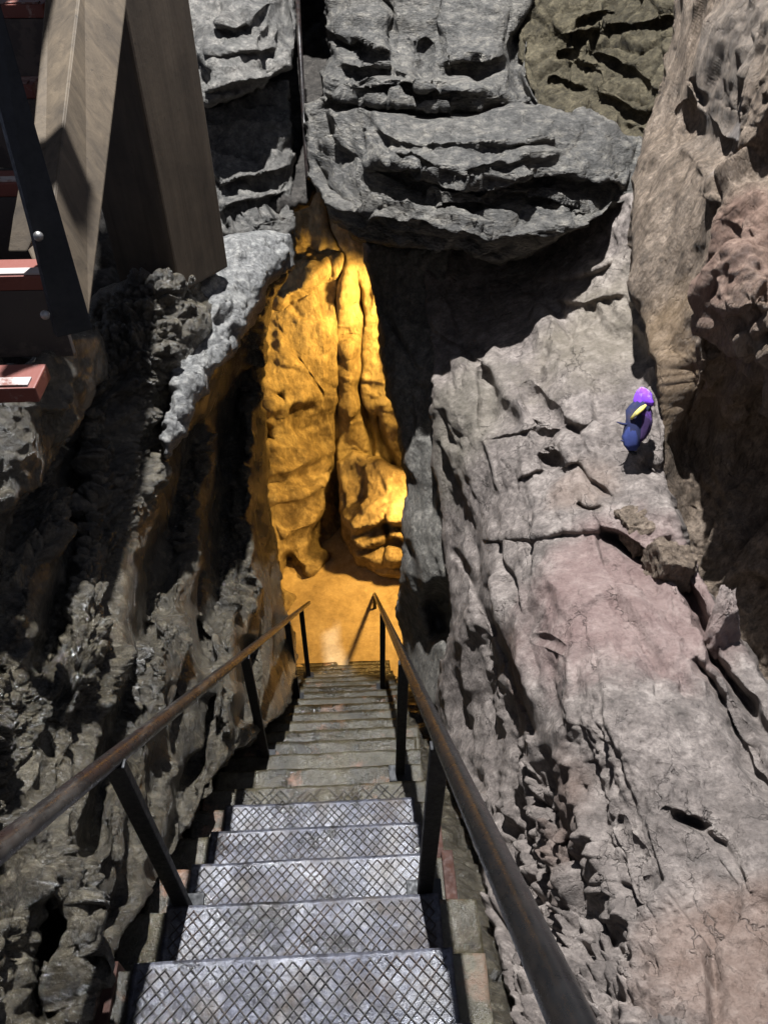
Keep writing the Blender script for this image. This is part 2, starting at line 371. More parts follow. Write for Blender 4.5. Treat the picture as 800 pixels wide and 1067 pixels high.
M['boulder'] = rock_mat('brown_pink_rock', (.11, .08, .055), (.20, .158, .12), (.29, .24, .195), 2.3, (.45, .85), .4, .65, 60, stretch=(1.6, 1.6, .7),
    stains_sheen=[(tuple(P(775, 260, 2.4)), .28, (.27, .155, .125), .75), (tuple(P(690, 380, 3.0)), .28, (.27, .18, .085), .65), (tuple(P(760, 60, 2.75)), .3, (.17, .155, .14), .8), (tuple(P(740, 150, 2.75)), .10, (.42, .42, .45), .9)])  # the last, pale one paints the wet ledge's white sheen into the colour
M['gold'] = rock_mat('ochre_chamber_rock', (.085, .06, .028), (.26, .205, .11), (.42, .36, .22), 1.6, (.3, .7), .45, .7, 30, stretch=(1, 1, .6), medamt=.42, fineamt=.15, cracks=(2.0, .3))
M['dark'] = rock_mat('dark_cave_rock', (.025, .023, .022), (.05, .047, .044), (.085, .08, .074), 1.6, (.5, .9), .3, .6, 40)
M['floor'] = rock_mat('sandy_cave_floor', (.26, .2, .11), (.38, .30, .17), (.46, .38, .24), 2.0, (.5, .85), .3, .15, 40, fineamt=.15, cracks=(2, 0), medamt=.2)
M['rail'] = metal_mat('black_worn_tube', (.007, .007, .0075), .28, .1, None, .06, wear=(.013, .011, .010))
M['railbrown'] = metal_mat('brown_worn_tube', (.016, .014, .0135), .28, .25, (.03, .018, .015), .12, wear=(.06, .054, .048))
M['black'] = metal_mat('black_painted_steel', (.012, .012, .013), .5, .2, None, .1)
M['rust'] = metal_mat('rusty_steel', (.045, .02, .014), .7, .2, (.09, .036, .022), .5)
M['bolt'] = metal_mat('dull_bolt_steel', (.22, .21, .2), .45, .8, None, .2)
M['timber'] = wood_mat('weathered_timber', (.038, .026, .014), (.105, .076, .046), stretch=(9, 9, .9))
M['column'] = wood_mat('brown_column_wood', (.05, .034, .02), (.10, .073, .047), stretch=(6, 6, .5), rough=.7)

def concrete_step():
    t = NT('wet_gritty_step'); v = t.pos()
    a = t.noise(v, 3.2, 8, .68, .3); b = t.noise(v, 38, 6, .72); c0 = t.noise(v, 150, 4, .7)
    c = t.ramp(a, [(.38, (.020, .016, .008)), (.5, (.050, .041, .023)), (.64, (.095, .082, .053))])
    c = t.mix(.7, c, t.ramp(b, [(.3, (.35, .33, .3)), (.6, (1.1, 1.1, 1.1))]), 'MULTIPLY')
    c = t.mix(t.ramp(t.noise(v, 4.5, 6, .7), [(.58, (0, 0, 0)), (.68, (1, 1, 1))]), c, (.16, .085, .05))
    t.l(c, t.b.inputs['Base Color']); t.b.inputs['Specular IOR Level'].default_value = .6
    t.l(t.ramp(t.noise(v, 2.3, 5, .65), [(.42, (.08,)*3), (.60, (.38,)*3)]), t.b.inputs['Roughness'])
    nn = t.bump(b, .7, .010); nn = t.bump(c0, .8, .004, nn); t.l(nn, t.b.inputs['Normal'])
    return t.m
M['step'] = concrete_step()
def plate_mat():
    t = NT('wet_steel_tread'); v = t.pos()
    b = t.noise(v, 45, 6, .75); a = t.noise(v, 7, 7, .7, .4); c0 = t.noise(v, 170, 3, .7)
    c = t.ramp(a, [(.36, (.024, .022, .021)), (.5, (.078, .080, .098)), (.66, (.06, .050, .044))])  # bluish middle tone puts the lamp's cool reflection into the colour
    c = t.mix(.7, c, t.ramp(b, [(.36, (.25, .22, .2)), (.6, (1.15, 1.15, 1.15))]), 'MULTIPLY')
    t.l(c, t.b.inputs['Base Color']); t.b.inputs['Metallic'].default_value = .12; t.l(t.ramp(t.noise(v, 5.5, 6, .7, .3), [(.45, (.08,)*3), (.58, (.42,)*3)]), t.b.inputs['Specular IOR Level'])
    t.l(t.ramp(a, [(.42, (.10,)*3), (.58, (.30,)*3)]), t.b.inputs['Roughness'])
    nn = t.bump(b, .35, .005); nn = t.bump(c0, .45, .003, nn); t.l(nn, t.b.inputs['Normal'])
    return t.m
M['plate'] = plate_mat()
M['wire'] = metal_mat('dark_mesh_steel', (.02, .018, .016), .5, .3, (.04, .025, .018), .3)
def paint_mat(name, a, b, amt, rough=.6):
    t = NT(name); v = t.pos(); n1 = t.noise(v, 6, 7, .7, .4); n2 = t.noise(v, 40, 5, .7)
    c = t.mix(t.ramp(t.math('ADD', n1, t.math('MULTIPLY', t.math('SUBTRACT', n2, .5), .3)), [(amt, (0, 0, 0)), (amt+.07, (1, 1, 1))]), a, b)
    t.l(c, t.b.inputs['Base Color']); t.b.inputs['Roughness'].default_value = rough; t.l(t.bump(n2, .3, .005), t.b.inputs['Normal'])
    return t.m
M['redtread'] = paint_mat('worn_red_paint', (.13, .03, .018), (.24, .16, .135), .56)
M['whitestrip'] = paint_mat('scuffed_white_paint', (.30, .26, .24), (.13, .045, .03), .48)
M['riser'] = paint_mat('dark_riser_board', (.04, .03, .026), (.075, .056, .047), .5, .7)
M['navy'] = paint_mat('navy_cloth', (.012, .016, .06), (.03, .026, .05), .5, .95)
M['purple'] = paint_mat('purple_cloth', (.20, .05, .62), (.42, .28, .66), .52, .9)
M['cloak'] = paint_mat('dark_purple_cloth', (.03, .012, .06), (.10, .035, .22), .55, .95); M['blue'] = paint_mat('blue_cloth', (.018, .03, .13), (.045, .07, .26), .58, .9)
M['yellow'] = paint_mat('yellow_trim', (.62, .52, .13), (.35, .3, .12), .55, .6)
M['chip'] = paint_mat('pale_stone_chip', (.55, .54, .36), (.42, .41, .28), .55, .8)

# ------------------------------------------------------------------ staircase
Z1 = 0.75*F/335.0
B1 = P(308, 1003, Z1); XL, XR = P(140, 1010, Z1)[0], P(474, 998, Z1)[0]
PITCH = 0.3105
def nose(k): return B1+S*PITCH*k
def stair_z(y): return B1[2]+(y-B1[1])*S[2]/S[1]
NSTEP = 21; K0 = -3
def grid_block(x0, x1, y0, y1, z0, z1, amp, res, seed, taper=0.0):
    nx, ny = max(2, int((x1-x0)/res)), max(2, int((y1-y0)/res)); m = 3
    xs = np.concatenate([[x0]*m, np.linspace(x0, x1, nx), [x1]*m]); ys = np.concatenate([[y0]*m, np.linspace(y0, y1, ny), [y1]*m])
    gx, gy = np.meshgrid(xs, ys); V = np.stack([gx, gy, np.full(gx.shape, z1)], 2)
    depth = [z0, z0+(z1-z0)*.5, z1-.012]
    for i in range(m):
        V[i, :, 2] = np.minimum(V[i, :, 2], depth[i]); V[-1-i, :, 2] = np.minimum(V[-1-i, :, 2], depth[i])
        V[:, i, 2] = np.minimum(V[:, i, 2], depth[i]); V[:, -1-i, 2] = np.minimum(V[:, -1-i, 2], depth[i])
    sh = V.shape[:2]; p = V.reshape(-1, 3)
    d = fbm(p*9, 5, seed, .6); e = fbm(p*np.array([6, 6, 6.])+3, 4, seed+9)
    p = p+np.stack([e*amp*1.2, e*amp*1.2, d*amp], 1)
    I = np.arange(len(p)).reshape(sh)
    f = np.stack([I[:-1, :-1].ravel(), I[:-1, 1:].ravel(), I[1:, 1:].ravel(), I[1:, :-1].ravel()], 1)
    me = bpy.data.meshes.new('step'); me.from_pydata(p.tolist(), [], f.tolist()); me.update(); return me

stairs = empty('staircase', tuple(nose(NSTEP)), 'wet steep staircase with mesh covered treads going down into the golden chamber', 'staircase')
for k in range(K0, NSTEP+1):
    a, b = nose(k-1), nose(k)
    wl, wr = .13+.03*random.uniform(-1, 1), .085+.02*random.uniform(-1, 1)
    if k > 6: wl += min(.14, .02*(k-6)); wr += .03
    link('step', grid_block(XL-wl, XR+wr, a[1]-.02, b[1], b[2]-.45, b[2]-.004, .005 if k < 6 else .007, .012 if k < 8 else .02, 40+k), M['step'], stairs)
    if k <= 5:                                       # steel tread with an expanded mesh on it
        if k <= 4:
            pl = link('tread_plate', grid_block(XL+.004, XR-.004, a[1]+.004, b[1]+.012, b[2]-.03, b[2]+.010, .003, .009, 90+k), M['plate'], stairs)
        bm = bmesh.new(); sp = .030; x0, x1, y0, y1 = XL+.02, XR-.02, a[1]+.012, b[1]-.002
        for fam in (0, 1):
            ang = math.radians(47 if fam == 0 else 133); d = np.array([math.cos(ang), math.sin(ang)]); nn = np.array([-d[1], d[0]])
            c0 = np.array([(x0+x1)/2, (y0+y1)/2])
            for i in range(-28, 29):
                q = c0+nn*(i*sp*.72+.004*random.uniform(-1, 1)); ts = []
                for ax, lo, hi in ((0, x0, x1), (1, y0, y1)):
                    t0, t1 = (lo-q[ax])/d[ax], (hi-q[ax])/d[ax]; ts.append((min(t0, t1), max(t0, t1)))
                lo, hi = max(t[0] for t in ts), min(t[1] for t in ts)
                if k >= 5:
                    if random.random() < .16*(k-4): continue
                    lo += random.uniform(0, .08*(k-4)); hi -= random.uniform(0, .10*(k-4))
                if hi-lo < .02: continue
                mid = q+d*(lo+hi)/2
                ax3 = np.array([[d[0], d[1], 0], [nn[0], nn[1], 0], [0, 0, 1.]])
                box_bm(bm, (mid[0], mid[1], b[2]+(.0125 if k <= 4 else .004)+.0012*fam), (hi-lo)/2, .0011, .0016, ax3)
        from_bm('mesh_grating', bm, M['wire'], stairs)
for k, sx, xx in ((0, -1, XL-.05), (2, 1, XR+.055), (3, 1, XR+.05)):    # steel side angles under the tread ends
    b = nose(k); a = nose(k-1)
    bm = bmesh.new(); box_bm(bm, (xx, (a[1]+b[1])/2+.02, b[2]-.03), .018, .10, .045); from_bm('side_plate', bm, M['rust'], stairs, bevel=.003)
def bed():                                            # broken rock under and beside the steps
    xs = np.linspace(-2.2, 1.9, 200); ts = np.linspace(-3.5, 8.2, 420); gx, gt = np.meshgrid(xs, ts)
    p = B1+np.outer(gt.ravel(), S); p[:, 0] = gx.ravel(); p[:, 2] -= .16
    e = np.clip(np.maximum(XL-.1-p[:, 0], p[:, 0]-XR-.08), 0, 1)
    p[:, 2] += .10*fbm(p*3, 4, 121)+.05*facets(p, .16, 122)-.05-.15*(e <= 0)-.1*np.clip(e*8, 0, 1)
    I = np.arange(len(p)).reshape(gx.shape); f = np.stack([I[:-1, :-1].ravel(), I[:-1, 1:].ravel(), I[1:, 1:].ravel(), I[1:, :-1].ravel()], 1)
    me = bpy.data.meshes.new('rubble_slope'); me.from_pydata(p.tolist(), [], f.tolist()); me.update(); tag(link('rubble_slope', me, M['left']), kind='structure')
bed()

# ------------------------------------------------------------------ handrails
nrmp = np.cross((1, 0, 0), S); SR = W @ nrm((375-CX, 586-CY, F))    # the rails run a little flatter than the steps
def on_stairs(px, py):                               # point of the nosing plane seen at a pixel
    r = ray(px, py); return r*((B1 @ nrmp)/(r @ nrmp))
def top_of(base, py):                                # point straight above base that shows at height py
    lo, hi = 0, 1.6
    for _ in range(40):
        m = (lo+hi)/2
        if proj(base+np.array([0, 0, m]))[1] > py: lo = m
        else: hi = m
    return base+np.array([0, 0, lo])
def handrail(label, first, posts, ends, mat, rad):
    base = on_stairs(*first[:2]); top = top_of(base, first[2]); hgt = top[2]-base[2]
    print('rail', label[:20], base, 'height', hgt)
    off = np.array([.016 if base[0] > -.1 else -.012, 0, .012])
    root = empty('handrail', tuple(base), label, 'handrail', 'handrails of the staircase')
    def along(py):                                   # rail point seen at image row py
        lo, hi = -1.6, 9.0
        for _ in range(50):
            m = (lo+hi)/2; c = proj(top+SR*m)
            if c[2] < .05 or c[1] > py: lo = m
            else: hi = m
        return lo
    t1 = along(ends); t0 = -1.5
    pts = [top+off+SR*(t0+(t1-t0)*i/40) for i in range(41)]
    bm = bmesh.new(); tube_bm(bm, pts, rad, 18)
    from_bm('rail_tube', bm, mat, root, smooth=True)
    for py in posts:
        tp = top+SR*along(py)+off*.75; bz = stair_z(tp[1])-.03; w, d = .021, .011
        lean = np.array([0, 0, 0.])
        bm = bmesh.new(); prism_bm(bm, [(tp[0]-w, tp[1]-d, bz), (tp[0]+w, tp[1]-d, bz), (tp[0]+w, tp[1]+d, bz), (tp[0]-w, tp[1]+d, bz)], tp-np.array([tp[0], tp[1], bz])-np.array([0, 0, rad*.6]))
        po = from_bm('post', bm, M['black'], root, bevel=.003)
        bm = bmesh.new(); box_bm(bm, (tp[0], tp[1], bz+.012), .05, .04, .006)
        from_bm('foot_plate', bm, M['black'], root, bevel=.002)
    return top, root
topR, _ = handrail('black handrail with glossy round tube beside the pale slab right of the stairs', (438, 930, 776), (776, 690, 640, 621), 614, M['rail'], .0195)
topL, _ = handrail('brown worn handrail tube on the left side of the stairs beside the lumpy wet wall', (195, 945, 795), (795, 684, 648, 636), 629, M['railbrown'], .0195)
for py in (1060,): print('right rail at', [proj(topR+S*t)[:2] for t in (-1, -.8, 0, 2, 4, 5)], 'left', [proj(topL+S*t)[:2] for t in (-1, -.8, 0, 2, 4, 5)])
print('slope deg', math.degrees(math.atan2(-S[2], S[1])), 'eye above nosing', -stair_z(0), 'XL XR', XL, XR)
ZF = nose(NSTEP)[2]-.02
print('last nose', proj(nose(NSTEP)), 'floor z', ZF)

# ------------------------------------------------------------------ rock surfaces
def domes(p, size, seed):                            # crowded knobs with deep gaps between them
    f1, f2, idv = worley(p/size, seed)
    return (np.sqrt(np.clip(1-(f1/.75)**2, 0, 1))*(.55+.6*idv)-.45*np.clip(1-(f2-f1)/.18, 0, 1))*lod(p, size)
def d_left(p):
    q = p+np.stack([noise(p*14, 1), noise(p*14, 2), noise(p*14, 3)], 1)*.022+np.stack([noise(p*40, 8), noise(p*40, 9), noise(p*40, 10)], 1)*.006
    patch = np.clip(.70+1.9*fbm(p*2.3, 3, 9), .10, 1.15)
    return patch*(.042*domes(q, .042, 3)+.022*domes(q, .021, 4)+.03*facets(q, .07, 12)) + .05*fbm(aniso(p, RID, .35)*3.4, 4, 5)+.085*facets(aniso(p, RID, .28), .15, 7)+.035*facets(aniso(p, RID, .4), .06, 17) + .007*fbm(p*30, 3, 6, f0=30)
def d_ledge(p):
    return .03*blocks(p, .18, 14, (0, .3, 1), 1.4, .4)+.008*domes(p, .04, 13)+.04*facets(aniso(p, RID, .6), .10, 15)+.02*facets(p, .04, 18)+.006*fbm(p*30, 3, 16, f0=30)
def layers(p, axis, h, seed, wob):                   # beds: every bed sticks out by its own amount, its edge broken along its length
    t = (p @ nrm(axis))/h+wob*fbm(p*2.5, 3, seed)+.25*fbm(p*9, 3, seed+3)
    i = np.floor(t); f = t-i
    r = _h(i.astype(np.int64), np.zeros(len(p), np.int64), np.zeros(len(p), np.int64), seed)
    q = np.stack([p[:, 0]*2.2+(r & 255)*.37, p[:, 1]*2.2, i*5.1], 1)
    o = (r & 1023)/1023.0-.5+.8*noise(q*.6, seed+5)+.22*noise(q*2.3, seed+6)
    r2 = _h(i.astype(np.int64)+1, np.zeros(len(p), np.int64), np.zeros(len(p), np.int64), seed)
    q2 = np.stack([p[:, 0]*2.2+(r2 & 255)*.37, p[:, 1]*2.2, (i+1)*5.1], 1); o2 = (r2 & 1023)/1023.0-.5+.8*noise(q2*.6, seed+5)+.22*noise(q2*2.3, seed+6)
    b = np.clip((f-.86)/.14, 0, 1); b = b*b*(3-2*b)
    return ((o+.45*(f-.5))*(1-b)+(o2-.225)*b)*lod(p, h)
def d_strata(p):
    ax = (.08, .10, 1)
    return .10*layers(p, ax, .13, 24, .3)+.085*layers(p, ax, .052, 25, .35)+.045*layers(p, ax, .026, 33, .4)+.03*blocks(p, .25, 28, ax, 2.2, .3)+.05*facets(p, .2, 31, ax, 1.6)+.022*facets(p, .08, 26, ax, 2.0)+.014*facets(p, .035, 34, ax, 1.6)+.010*facets(p, .045, 29, ax, 2.2)+.005*fbm(p*26, 4, 27, f0=26)
def d_block(p):
    return .06*blocks(p, .30, 34, (.2, 0, 1), 1.5, .35)+.045*facets(p, .18, 35, (.1, .2, 1), 1.5)+.022*facets(p, .07, 37)+.008*fbm(p*22, 4, 36, f0=22)
def d_course(p):                                     # rough bricks between open joints
    ax = (-.35, 0, 1)
    return .055*blocks(p, .26, 38, ax, 1.7, 1.0, .12)+.02*layers(p, ax, .17, 39, .2)+.03*facets(p, .10, 45)+.016*facets(p, .045, 46)+.008*fbm(p*22, 4, 36, f0=22)
def d_slab(p):
    nrm_ax = (-.45, .15, .85)
    q = p+np.stack([noise(p*3, 43), noise(p*3, 44), noise(p*3, 45)], 1)*.06
    pat = np.clip(.42+1.7*fbm(p*1.7, 3, 47), .08, 1.1)
    qd = aniso(q, DIP, .32)
    o = .035*fbm(p*2.0, 3, 41)+.045*facets(qd, .20, 58)+pat*(.030*facets(qd, .11, 42)+.016*blocks(qd, .07, 46, (0, 0, 1), 1, .35)+.022*facets(aniso(p, DIP, .5), .045, 50)+.014*facets(p, .024, 57))+.007*facets(p, .018, 59)+.0055*fbm(p*30, 4, 48, f0=30)
    X, Y = CTX.xy                                    # the broken flank that drops to the stairs is rubbly
    d, side, t = polydist(X, Y, [(455, 430), (478, 560), (500, 640), (570, 770), (625, 890), (720, 1110)], False)
    m = 1/(1+np.exp(-np.clip(-d*-side/14.0, -30, 30)))*np.clip((Y-520)/120, 0, 1)
    fl = .05*facets(q, .075, 91, (.3, .7, .5), 1.5)+.045*blocks(q, .06, 92, (.3, .7, .5), 1.6, .6)+.03*facets(p, .035, 93)+.05*np.clip(fbm(p*5, 4, 94), -.6, .6)
    return o+m*fl
def d_middle(p):
    return .03*fbm(p*3, 3, 51)+.032*facets(p, .22, 52)+.016*facets(p, .08, 53)+.010*facets(p, .04, 55)+.005*fbm(p*26, 4, 54, f0=26)
def d_boulder(p):
    q = aniso(p, (.1, .3, 1), .4)
    return .12*facets(q, .36, 66)+.02*fbm(p*2.6, 3, 61, .5, False, 2.6)+.04*facets(q, .14, 62)+.022*facets(q, .055, 65)+.014*fbm(aniso(p, (.1, .3, 1), .25)*16, 4, 63, .6, True, 16)+.012*facets(p, .03, 67)+.006*fbm(p*32, 3, 64, f0=32)
def d_gold(p):
    q = aniso(p, (0, 0, 1), .22); up = np.clip((p[:, 2]+6.3)/1.2, 0, 1)
    return (.05+.09*up)*fbm(q*2.1, 4, 71, .45, True)+(.09-.04*up)*facets(p, .6, 72, (.2, 0, 1), 1.6)+(.045-.025*up)*facets(aniso(p, (0, 0, 1), .5), .2, 75)+.010*facets(p, .085, 76)+(.05-.03*up)*blocks(p, .5, 73, (.25, 0, 1), 2.6, .4)+.015*fbm(p*9, 4, 74, f0=9)
def d_dark(p): return .06*fbm(p*2, 5, 81, .55, True)+.05*facets(p, .25, 82)+.02*facets(p, .08, 83)

# chamber
def on_floor(px, py): return proj(P_z(px, py, ZF))[2]
zf = [(px, py, on_floor(px, py)) for px in (200, 320, 380, 480) for py in (560, 590, 640, 700)]
# floor as one sheet
def floor_sheet():
    xs = np.linspace(-4, 4, 160); ys = np.linspace(nose(NSTEP)[1]-.6, 14, 200); gx, gy = np.meshgrid(xs, ys)
    p = np.stack([gx.ravel(), gy.ravel(), np.full(gx.size, ZF)], 1)
    p[:, 2] += .05*fbm(p*2.0, 5, 111)+.04*np.clip(np.abs(p[:, 0]+.2)-.9, 0, 1)
    I = np.arange(len(p)).reshape(gx.shape); f = np.stack([I[:-1, :-1].ravel(), I[:-1, 1:].ravel(), I[1:, 1:].ravel(), I[1:, :-1].ravel()], 1)
    me = bpy.data.meshes.new('cave_floor'); me.from_pydata(p.tolist(), [], f.tolist()); me.update()
    tag(link('cave_floor', me, M['floor']), kind='structure')
floor_sheet()

rock('chamber_wall', [(215, 140), (300, 120), (345, 120), (420, 170), (470, 260), (480, 660), (420, 640), (352, 575), (318, 625), (285, 680), (200, 690)],
     [(230, 160, 8.2), (330, 200, 7.9), (430, 200, 7.9), (260, 300, 8.4), (330, 330, 8.6), (350, 420, 9.1), (300, 420, 8.7), (400, 330, 8.5), (455, 330, 8.2), (280, 500, 8.7), (320, 520, 9.1), (355, 560, 9.9), (300, 600, 9.0), (280, 660, 8.5), (420, 500, 9.4), (420, 600, 9.6), (210, 600, 7.6), (210, 400, 7.8), (470, 500, 8.6)],
     d_gold, M['gold'], 'tall ochre chamber wall glowing under warm light beyond the foot of the stairs', 'rock wall', seed=3, thick=1.0, warp=3,
     feats=[('crack', [(338, 195), (345, 240), (357, 262), (352, 300), (348, 360), (352, 420), (350, 480), (355, 560)], 3.5, .22), ('crack', [(373, 280), (379, 330), (376, 400), (384, 450), (392, 490)], 6, .4),
            ('groove', [(392, 420), (398, 460), (410, 500)], 7, .35), ('ledge', [(285, 315), (310, 300), (340, 275)], 30, .22, 5), ('ledge', [(272, 425), (300, 420), (325, 408)], 30, .2, 5),
            ('ledge', [(276, 490), (300, 492), (340, 470)], 14, .2, 5), ('ledge', [(276, 520), (310, 518), (350, 495)], 20, .2, 4), ('ledge', [(290, 560), (320, 550), (345, 520)], 20, .22, 4), ('ledge', [(300, 605), (325, 595), (345, 575)], 20, .25, 4),
            ('hole', [(290, 412)], (9, 7), .3), ('hole', [(276, 450)], (9, 12), .4), ('hole', [(303, 600)], (16, 26), .5), ('bulge', [(320, 340)], (30, 60), .22), ('ridge', [(352, 262), (360, 300), (350, 330)], 8, .15), ('ridge', [(362, 350), (365, 460)], 9, .2)])
rock('chamber_block', [(352, 482), (368, 470), (395, 478), (440, 500), (450, 590), (425, 604), (395, 600), (372, 588), (356, 560)],
     [(352, 480, 9.0), (400, 490, 8.75), (440, 500, 8.7), (356, 560, 9.1), (390, 560, 8.95), (440, 560, 8.8), (375, 592, 9.15), (430, 600, 8.95)], d_gold, M['gold'],
     'folded ochre rock block with bedding lines standing at the back of the golden chamber', 'rock', seed=4, thick=1.2, roll=6, rough_edge=3, warp=2,
     feats=[('ledge', [(356, 535), (370, 550), (400, 540), (440, 545)], 40, .32, 5), ('ledge', [(358, 556), (378, 566), (410, 556), (440, 565)], 12, .18, 4), ('ledge', [(366, 575), (390, 583), (440, 580)], 12, .16, 4), ('crack', [(402, 535), (403, 570), (398, 585)], 3, .2)])
rock('chamber_side_wall', [(440, 160), (620, 160), (640, 700), (440, 720)], [(440, 200, 7.6), (620, 200, 5.4), (445, 680, 8.3), (630, 680, 5.4), (520, 440, 6.9)], d_gold, M['gold'],
     'ochre side wall of the chamber behind the grey slab at the foot of the stairs', 'rock wall', seed=6, thick=.8)
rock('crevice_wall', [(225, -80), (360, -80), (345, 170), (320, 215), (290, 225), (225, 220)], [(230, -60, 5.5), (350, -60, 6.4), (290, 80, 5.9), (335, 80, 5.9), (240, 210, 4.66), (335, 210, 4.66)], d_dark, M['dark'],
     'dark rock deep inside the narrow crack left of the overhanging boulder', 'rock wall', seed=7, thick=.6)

def ceiling():
    xs = np.linspace(-4, 4, 90); ys = np.linspace(6.4, 14, 100); gx, gy = np.meshgrid(xs, ys)
    p = np.stack([gx.ravel(), gy.ravel(), np.full(gx.size, -.75)], 1); p[:, 2] += .12*fbm(p*1.5, 5, 131)-.02*(p[:, 1]-6.4)
    n = len(p); I = np.arange(n).reshape(gx.shape); f = np.stack([I[:-1, :-1].ravel(), I[:-1, 1:].ravel(), I[1:, 1:].ravel(), I[1:, :-1].ravel()], 1)
    me = bpy.data.meshes.new('cave_ceiling'); me.from_pydata(np.concatenate([p, p+np.array([0, 0, .6])]).tolist(), [], f.tolist()+(f+n)[:, ::-1].tolist()); me.update()
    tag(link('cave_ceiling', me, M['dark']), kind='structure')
ceiling()

# left side
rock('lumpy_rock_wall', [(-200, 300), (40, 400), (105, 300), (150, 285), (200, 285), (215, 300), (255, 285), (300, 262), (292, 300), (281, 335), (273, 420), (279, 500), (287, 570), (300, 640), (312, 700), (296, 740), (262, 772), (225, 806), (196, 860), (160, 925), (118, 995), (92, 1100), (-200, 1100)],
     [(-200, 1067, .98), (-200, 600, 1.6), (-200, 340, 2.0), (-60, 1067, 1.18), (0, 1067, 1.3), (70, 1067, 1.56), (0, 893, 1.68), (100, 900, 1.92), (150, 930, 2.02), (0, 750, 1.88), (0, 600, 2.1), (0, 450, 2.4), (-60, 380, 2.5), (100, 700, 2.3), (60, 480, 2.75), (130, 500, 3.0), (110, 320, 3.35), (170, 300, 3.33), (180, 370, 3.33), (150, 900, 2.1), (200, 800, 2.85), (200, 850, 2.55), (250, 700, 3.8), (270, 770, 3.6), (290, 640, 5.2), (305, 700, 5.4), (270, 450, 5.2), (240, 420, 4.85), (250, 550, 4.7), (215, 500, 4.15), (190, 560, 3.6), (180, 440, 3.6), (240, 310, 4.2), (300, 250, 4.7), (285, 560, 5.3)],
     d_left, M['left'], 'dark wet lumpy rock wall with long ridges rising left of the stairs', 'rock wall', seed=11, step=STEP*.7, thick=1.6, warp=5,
     feats=[('ridge', [(140, 520), (112, 640), (80, 760), (40, 900), (0, 1000)], 22, .09), ('ridge', [(60, 520), (20, 680), (-20, 800)], 18, .07), ('ridge', [(175, 640), (168, 720), (150, 800), (120, 900)], 15, .14), ('ridge', [(190, 640), (205, 740), (200, 800)], 10, .10),
            ('groove', [(205, 430), (185, 530), (160, 620), (150, 680)], 18, .40), ('groove', [(160, 650), (130, 740), (105, 820), (95, 900)], 10, .26), ('groove', [(255, 340), (240, 470), (222, 600), (215, 700)], 18, .45), ('ridge', [(262, 400), (258, 520), (270, 640)], 8, .16), ('ridge', [(222, 560), (215, 640), (232, 690), (225, 760)], 6, .2),
            ('groove', [(85, 430), (70, 600), (40, 720)], 14, .22), ('groove', [(215, 720), (185, 850), (165, 930)], 12, .25), ('groove', [(60, 930), (40, 1067)], 22, .25), ('ridge', [(125, 800), (100, 900), (75, 1000)], 16, .12), ('ridge', [(100, 960), (80, 1067)], 16, .14), ('ridge', [(243, 640), (238, 770)], 7, .2), ('groove', [(262, 660), (255, 760)], 9, .35)])
rock('crusted_ledge', [(205, 262), (240, 245), (285, 233), (308, 238), (306, 275), (285, 300), (262, 340), (240, 368), (215, 405), (190, 455), (172, 478), (166, 455), (180, 410), (172, 385), (195, 340), (190, 300)],
     [(205, 260, 3.95), (300, 238, 4.45), (305, 280, 4.4), (240, 300, 3.85), (270, 330, 4.0), (180, 380, 3.32), (175, 470, 3.08), (215, 400, 3.42), (190, 440, 3.16), (190, 300, 3.68)],
     d_ledge, M['crust'], 'pale grey crusted rock ledge slanting down below the dark column on the left', 'rock ledge', seed=13, thick=.7, roll=22, rough_edge=7, warp=5)
rock('cracked_rock_block', [(195, -60), (298, -60), (308, 20), (304, 70), (270, 92), (215, 108), (195, 100)], [(200, -40, 4.5), (295, -40, 4.6), (200, 100, 4.15), (300, 70, 4.35), (250, 40, 4.35)], d_block, M['block'],
     'grey cracked rock block at the top beside the dark column, lit across its face', 'rock', seed=15, thick=1.1, roll=9, feats=[('ledge', [(215, 92), (250, 84), (285, 76)], 60, .12, 4), ('ledge', [(215, 55), (250, 52), (290, 48)], 24, .10, 3), ('crack', [(270, 50), (285, 25), (295, 5)], 4, .15), ('ledge', [(220, 22), (245, 30), (285, 0)], 30, .12, 4), ('groove', [(292, -30), (300, 50)], 5, .2)])
rock('lower_left_rock', [(190, 92), (300, 84), (306, 150), (304, 205), (308, 245), (262, 250), (215, 275), (190, 260)], [(195, 100, 4.75), (300, 100, 4.85), (200, 170, 4.55), (300, 180, 4.65), (220, 255, 4.3), (300, 235, 4.5)], d_strata, M['block'],
     'shaded bedded rock under the cracked block, above the pale crusted ledge', 'rock', seed=17, thick=1.0, roll=8, feats=[('ledge', [(220, 192), (260, 182), (305, 172)], 14, .13, 4), ('ledge', [(222, 215), (262, 205), (305, 195)], 14, .10, 4), ('ledge', [(224, 238), (262, 228), (300, 222)], 14, .10, 4)])
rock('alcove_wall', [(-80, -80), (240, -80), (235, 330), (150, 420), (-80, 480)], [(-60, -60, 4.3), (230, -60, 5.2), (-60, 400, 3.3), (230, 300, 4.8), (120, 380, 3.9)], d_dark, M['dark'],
     'dark rock in the alcove behind the timber and the column at upper left', 'rock wall', seed=19, thick=.8)

